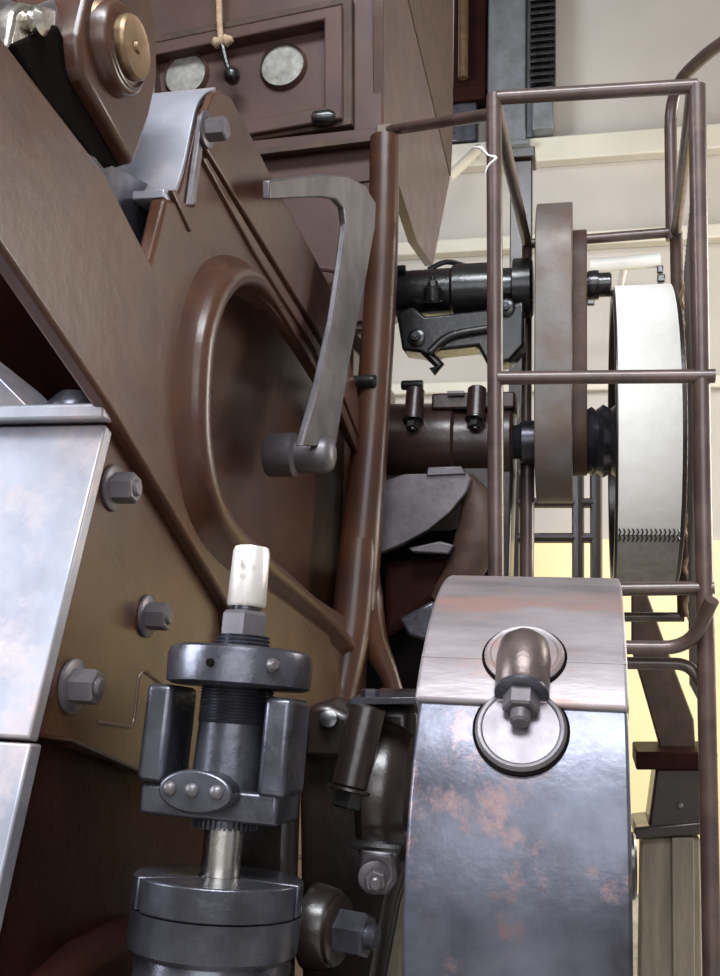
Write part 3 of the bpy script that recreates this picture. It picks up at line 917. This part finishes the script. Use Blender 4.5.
lathe('shaft_body', (sx, YS, zl), X, [(0, 0.045), (0.02, 0.05), (0.03, 0.06), (gx0 - sx, 0.06), (gx1 - sx + 0.01, 0.07), (gx1 - sx + 0.05, 0.095), (gx1 - sx + 0.06, 0.085), (gx1 - sx + 0.08, 0.10), (gx1 - sx + 0.10, 0.088), (gx1 - sx + 0.115, 0.10), (px0 - sx, 0.09), (px0 - sx + 0.08, 0.05), (px1 - sx + 0.1, 0.05)], STEEL, ls, 36)

PR = 0.405
pul = thing('belt_pulley', 'large spoked iron belt pulley inside the tubular guard cage', 'pulley', ((px0 + px1) / 2, YS, zl - PR))
prism('pulley_rim', circle_x(px0 - 0.006, YS, zl, PR, 64), (px1 - px0 + 0.012, 0, 0), GREASE, pul, holes=[circle_x(px0 - 0.006, YS, zl, PR - 0.03, 64)], bevel=0.003)
cyl('pulley_hub', (px0 + 0.01, YS, zl), (px1 - 0.01, YS, zl), 0.09, GREASE, pul, 32)
for i in range(6):
    t = R(28 + 60 * i)
    d = Vector((0, math.cos(t), math.sin(t)))
    e2 = Vector((0, -math.sin(t), math.cos(t)))
    c = Vector((px0 + 0.02, YS, zl))
    prism('spoke', [c + d * 0.07 + e2 * 0.035, c + d * 0.39 + e2 * 0.025, c + d * 0.39 - e2 * 0.025, c + d * 0.07 - e2 * 0.035], (0.035, 0, 0), RUST, pul, bevel=0.008)
belt = thing('drive_belt', 'broad white canvas drive belt with laced joint around the pulley', 'belt', ((px0 + px1) / 2, YS, zl - PR - 0.01))


def band(name, a0, a1, m, x0, x1, th=0.008, n=40, r=PR + 0.001):
    po = [(x0, YS - (r + th) * math.cos(a0 + (a1 - a0) * i / n), zl + (r + th) * math.sin(a0 + (a1 - a0) * i / n)) for i in range(n + 1)]
    pi_ = [(x0, YS - r * math.cos(a0 + (a1 - a0) * i / n), zl + r * math.sin(a0 + (a1 - a0) * i / n)) for i in range(n + 1)]
    return prism(name, po + pi_[::-1], (x1 - x0, 0, 0), m, belt, bevel=0.001)


AJ = R(-42)
band('white_run', AJ, R(200), BELT, px0, px1 - 0.006)
band('grey_run', R(-160), AJ - R(0.4), BELT2, px0, px1 - 0.006)
nl = 14
for i in range(nl):
    x_ = px0 + 0.004 + (px1 - px0 - 0.014) * i / (nl - 1)
    p = [(x_ + (0.003 if j % 2 else -0.001), YS - (PR + 0.0105) * math.cos(AJ + R(dd)), zl + (PR + 0.0105) * math.sin(AJ + R(dd))) for j, dd in enumerate((2.6, 1.3, 0, -1.3, -2.6))]
    tube('lacing', p, 0.0019, STEEL, belt, 5)

# ================================================================== tubular guard cage
cage = thing('guard_cage', 'brown welded tube guard cage standing around the belt pulley', 'guard cage', (0.02, 2.2, 0))
y1, y2 = 1.92, 2.78
tr = 0.0145
fl_t, fr_t = PY(494, 98, y1), PY(697, 86, y1)
bl_t, br_t = PY(527, 244, y2), PY(676, 232, y2)
xl, xr = PY(496, 400, y1).x, PY(702, 400, y1).x
fl_b, fr_b = Vector((PY(497, 570, y1).x, y1, 0)), Vector((PY(711, 950, y1).x + 0.004, y1, 0))
tube('post', [fl_t + Vector((0, 0, 0.006)), PY(496, 560, y1), fl_b], tr * 1.1, TUBE, cage)
tube('post', [fr_t, PY(703, 500, y1), fr_b], tr * 1.15, TUBE, cage)
tube('top_rail', [fl_t, fr_t], tr, TUBE, cage)
tube('side_rail', [fl_t, bl_t], tr, TUBE, cage)
tube('side_rail', [fr_t + Vector((-0.006, 0, 0)), br_t], tr, TUBE, cage)
tube('back_rail', [bl_t, br_t], tr, TUBE, cage)
tube('back_post', [bl_t, Vector((bl_t.x, y2, 0))], tr, TUBE, cage)
tube('back_post', [br_t, PY(684, 617, y2)], tr * 1.2, RUST, cage)
tube('mid_rail', [PY(498, 378, y1 - 0.004), PY(715, 376, y1 - 0.004)], tr * 0.95, TUBE, cage)
tube('low_rail', [PY(560, 590, y1), PY(714, 588, y1)], tr * 0.9, TUBE, cage)
tube('low_rail', fillet([PY(500, 646, y1), PY(690, 648, y1), PY(712, 600, y1 - 0.06)], 0.05), tr * 0.9, TUBE, cage)
tube('low_rail', fillet([PY(560, 662, y1 + 0.03), PY(690, 664, y1 + 0.03), PY(705, 690, y1 + 0.02)], 0.04), tr * 0.8, TUBE, cage)
tube('back_low_rail', [PY(527, 617, y2), PY(684, 617, y2)], tr * 0.9, TUBE, cage)
tube('stay_rod', [PY(386, 131, YF - 0.01), fl_t + Vector((0, 0, -0.035))], tr * 0.95, TUBE, cage)
# wire netting on the right side of the cage
def side_pt(u, z):
    a = fr_t + (fr_b - fr_t) * ((fr_t.z - z) / fr_t.z)
    b = Vector((br_t.x + 0.02, y2, z))
    return a * (1 - u) + b * u


geo = []
for i in range(1, 22):
    u = i / 22.0
    geo.append(tube_geo([side_pt(u, 1.3), side_pt(u, 2.44 - 0.02 * u)], 0.0022, 4))
for j in range(28):
    z = 1.3 + 1.13 * j / 27
    geo.append(tube_geo([side_pt(0, z) + Vector((0.004, 0, 0)), side_pt(1, z) + Vector((0.004, 0, 0))], 0.0022, 4))
many('wire_netting', geo, GUARD, cage)
tube('binding_rope', smoothpath([side_pt(0.93 + 0.03 * math.sin(i * 1.9), 1.45 + 0.95 * i / 30) + Vector((0.012 * math.cos(i * 1.9), 0, 0)) for i in range(31)], 3), 0.006, ROPE, cage, 6)
tp = smoothpath([PY(473, 147, y1 + 0.02), PY(481, 148, y1 + 0.01), PY(488, 155, y1 - 0.012), PY(496, 158, y1 - 0.017), PY(488, 166, y1 - 0.012), PY(485, 174, y1 - 0.01)], 4)
tie = tube('rag_tie', tp, lerp([0.001, 0.004, 0.002, 0.0035, 0.0025, 0.001], len(tp)), WHITE, None, 7)
tag(tie, 'scrap of white rag tied round the cage post', 'rag')
# rail rising from the back corner of the cage and leaving to the right
tube('bent_rail', fillet([PY(672, 240, y2), PY(670, 88, y2), PY(722, 40, 2.5), PY(790, 10, 2.3)], 0.12), tr * 1.2, TUBE, cage, 14)

# ================================================================== far background
YC = 5.44
colm = thing('steel_column', 'grey galvanised steel column against the cream wall', 'column', PY(505, 142, YC))
zc0 = PY(505, 142, YC).z
box('column_shaft', (PY(488, 60, YC).x, YC, zc0), (PY(526, 60, YC).x, YB - 0.002, 5.6), GALV, colm, bevel=0.01)
box('column_web', (PY(526, 60, YC).x, YC + 0.06, zc0 + 0.05), (PY(533, 60, YC).x, YB - 0.002, 5.6), GALV, colm, bevel=0.005)
box('column_foot', (PY(486, 140, YC).x, YC - 0.02, zc0 - 0.03), (PY(530, 140, YC).x, YB - 0.002, zc0), GALV, colm, bevel=0.005)
dr = thing('brown_duct', 'brown boxed duct with a coppery pipe beside the steel column', 'duct', PY(468, 100, YC))
zd = PY(465, 98, YC).z
box('duct_box', (PY(452, 60, YC).x, YC + 0.05, zd + 0.08), (PY(485, 60, YC).x, YB - 0.002, 5.6), MAROON, dr, bevel=0.01)
box('duct_flange', (PY(450, 90, YC).x, YC + 0.02, zd), (PY(487, 90, YC).x - 0.008, YB - 0.002, zd + 0.09), MAROON, dr, bevel=0.01)
tube('copper_pipe', [PY(463, 78, YC), PY(464, -90, YC)], 0.03, BRASS, dr, 14)
box('duct_boot', (PY(448, 128, YC).x, YC + 0.05, zd - 0.24), (PY(476, 128, YC).x, YB - 0.002, zd), STEEL, dr, bevel=0.01)
ch = thing('hanging_chain', 'black ribbed cable chain hanging beside the grey column', 'cable chain', PY(541, 138, YC))
zt = 5.55
zb = PY(541, 88, YC).z
xm = PY(543, 50, YC).x
tube('carrier', [(xm, YC + 0.03, zb), (xm, YC + 0.03, zt)], 0.035, VOID, ch, 10)
for i in range(26):
    z = zb + 0.02 + (zt - zb - 0.04) * i / 25
    box('link', (xm - 0.072, YC - 0.03, z), (xm + 0.072, YC + 0.09, z + 0.022), BLACK, ch, bevel=0.004)
box('lower_bracket', (xm - 0.06, YC - 0.02, zc0 + 0.05), (xm + 0.06, YC + 0.08, zb), GALV, ch, bevel=0.01)
tr_ = thing('pale_bent_pipe', 'short pale bent pipe under the duct beside the box', 'pipe', PY(462, 170, 4.6))
tube('pipe_run', fillet([PY(448, 178, 5.2), PY(466, 161, 5.3), PY(480, 147, 5.56)], 0.1), 0.03, PALE, tr_, 12)

lamp = thing('strip_lamp', 'white strip lamp fitting hung below the ledge on the far wall', 'lamp', PY(625, 262, 4.9))
YLp = 4.9
la, lb2 = PY(590, 266, YLp), PY(660, 260, YLp)
tube('lamp_tube', [la, lb2], 0.036, WHITE, lamp, 14)
tube('lamp_stem', [(la + lb2) / 2, (la + lb2) / 2 + Vector((0, YB - YLp - 0.04, 0.10))], 0.02, WHITE, lamp, 10)
for q in (la, lb2):
    for i in range(4):
        box('chain_link', (q.x - 0.015, q.y - 0.015, q.z - 0.07 - 0.045 * i), (q.x + 0.015 + 0.008 * (i % 2), q.y + 0.015, q.z - 0.03 - 0.045 * i), BLACK, lamp, bevel=0.006)
bp2 = thing('background_post', 'dark grey upright post seen behind the upper shaft', 'post', (PY(525, 200, 4.4).x, 4.4, 0))
box('post_shaft', (PY(510, 200, 4.4).x, 4.4, 0), (PY(532, 200, 4.4).x, 4.5, PY(520, 160, 4.4).z), GREASE, bp2, bevel=0.005)
box('post_cap', (PY(507, 200, 4.4).x, 4.37, PY(520, 160, 4.4).z), (PY(535, 200, 4.4).x, 4.53, PY(520, 160, 4.4).z + 0.05), GREASE, bp2, bevel=0.005)

# machine stand behind at lower right: timber post, iron head and brace
YT = 3.7
st = thing('timber_stand', 'grey timber post with dark iron head and slanting brown brace', 'stand', (PY(672, 900, YT).x, YT, 0))
prism('post_shaft', py_loop([(642, 838), (700, 838), (702, 990), (640, 990)], YT), (0, 0.18, 0), TIMBER, st, bevel=0.006)
prism('post_foot', [PY(640, 988, YT), PY(702, 988, YT), Vector((PY(702, 988, YT).x, YT, 0)), Vector((PY(640, 988, YT).x, YT, 0))], (0, 0.18, 0), TIMBER, st, bevel=0.006)
prism('second_plank', [PY(672, 838, YT - 0.03), PY(694, 838, YT - 0.03), Vector((PY(694, 988, YT).x, YT - 0.03, 0)), Vector((PY(672, 988, YT).x, YT - 0.03, 0))], (0, 0.03, 0), TIMBER, st, bevel=0.004)
prism('head_casting', py_loop([(656, 768), (706, 768), (712, 826), (648, 828)], YT), (0, 0.2, 0), GREASE, st, bevel=0.01)
prism('top_plate', py_loop([(636, 752), (718, 752), (718, 770), (636, 770)], YT - 0.04), (0, 0.28, 0), MAROON, st, bevel=0.006)
prism('lower_plate', py_loop([(634, 828), (718, 820), (718, 834), (634, 840)], YT - 0.03), (0, 0.26, 0), GREASE, st, bevel=0.008)
prism('brace', py_loop([(632, 590), (646, 590), (664, 640), (694, 720), (696, 754), (662, 754), (644, 690), (632, 650)], YT + 0.1), (0, 0.08, 0), RUST, st, bevel=0.006)
lathe('rivet', PY(680, 806, YT - 0.001), (0, -1, 0), [(0, 0.012), (0.005, 0.012), (0.01, 0.006)], GREY, st, 12)

# dark iron bench far behind, below the drive guard
YN = 4.3
bn = thing('iron_bench', 'dark open iron bench frame standing behind the drive guard', 'bench', (PY(560, 560, YN).x, YN, 0))
for pyr in (503, 538):
    tube('cross_bar', [PY(500, pyr, YN), PY(600, pyr, YN)], 0.022, GREASE, bn, 8)
for pxl in (515, 578, 596):
    tube('leg', [PY(pxl, 470, YN), Vector((PY(pxl, 470, YN).x, YN, 0))], 0.026, GREASE, bn, 8)
box('casing', (PY(536, 500, YN).x, YN, PY(540, 502, YN).z), (PY(580, 500, YN).x, YN + 0.2, PY(540, 470, YN).z), GREASE, bn, bevel=0.01)
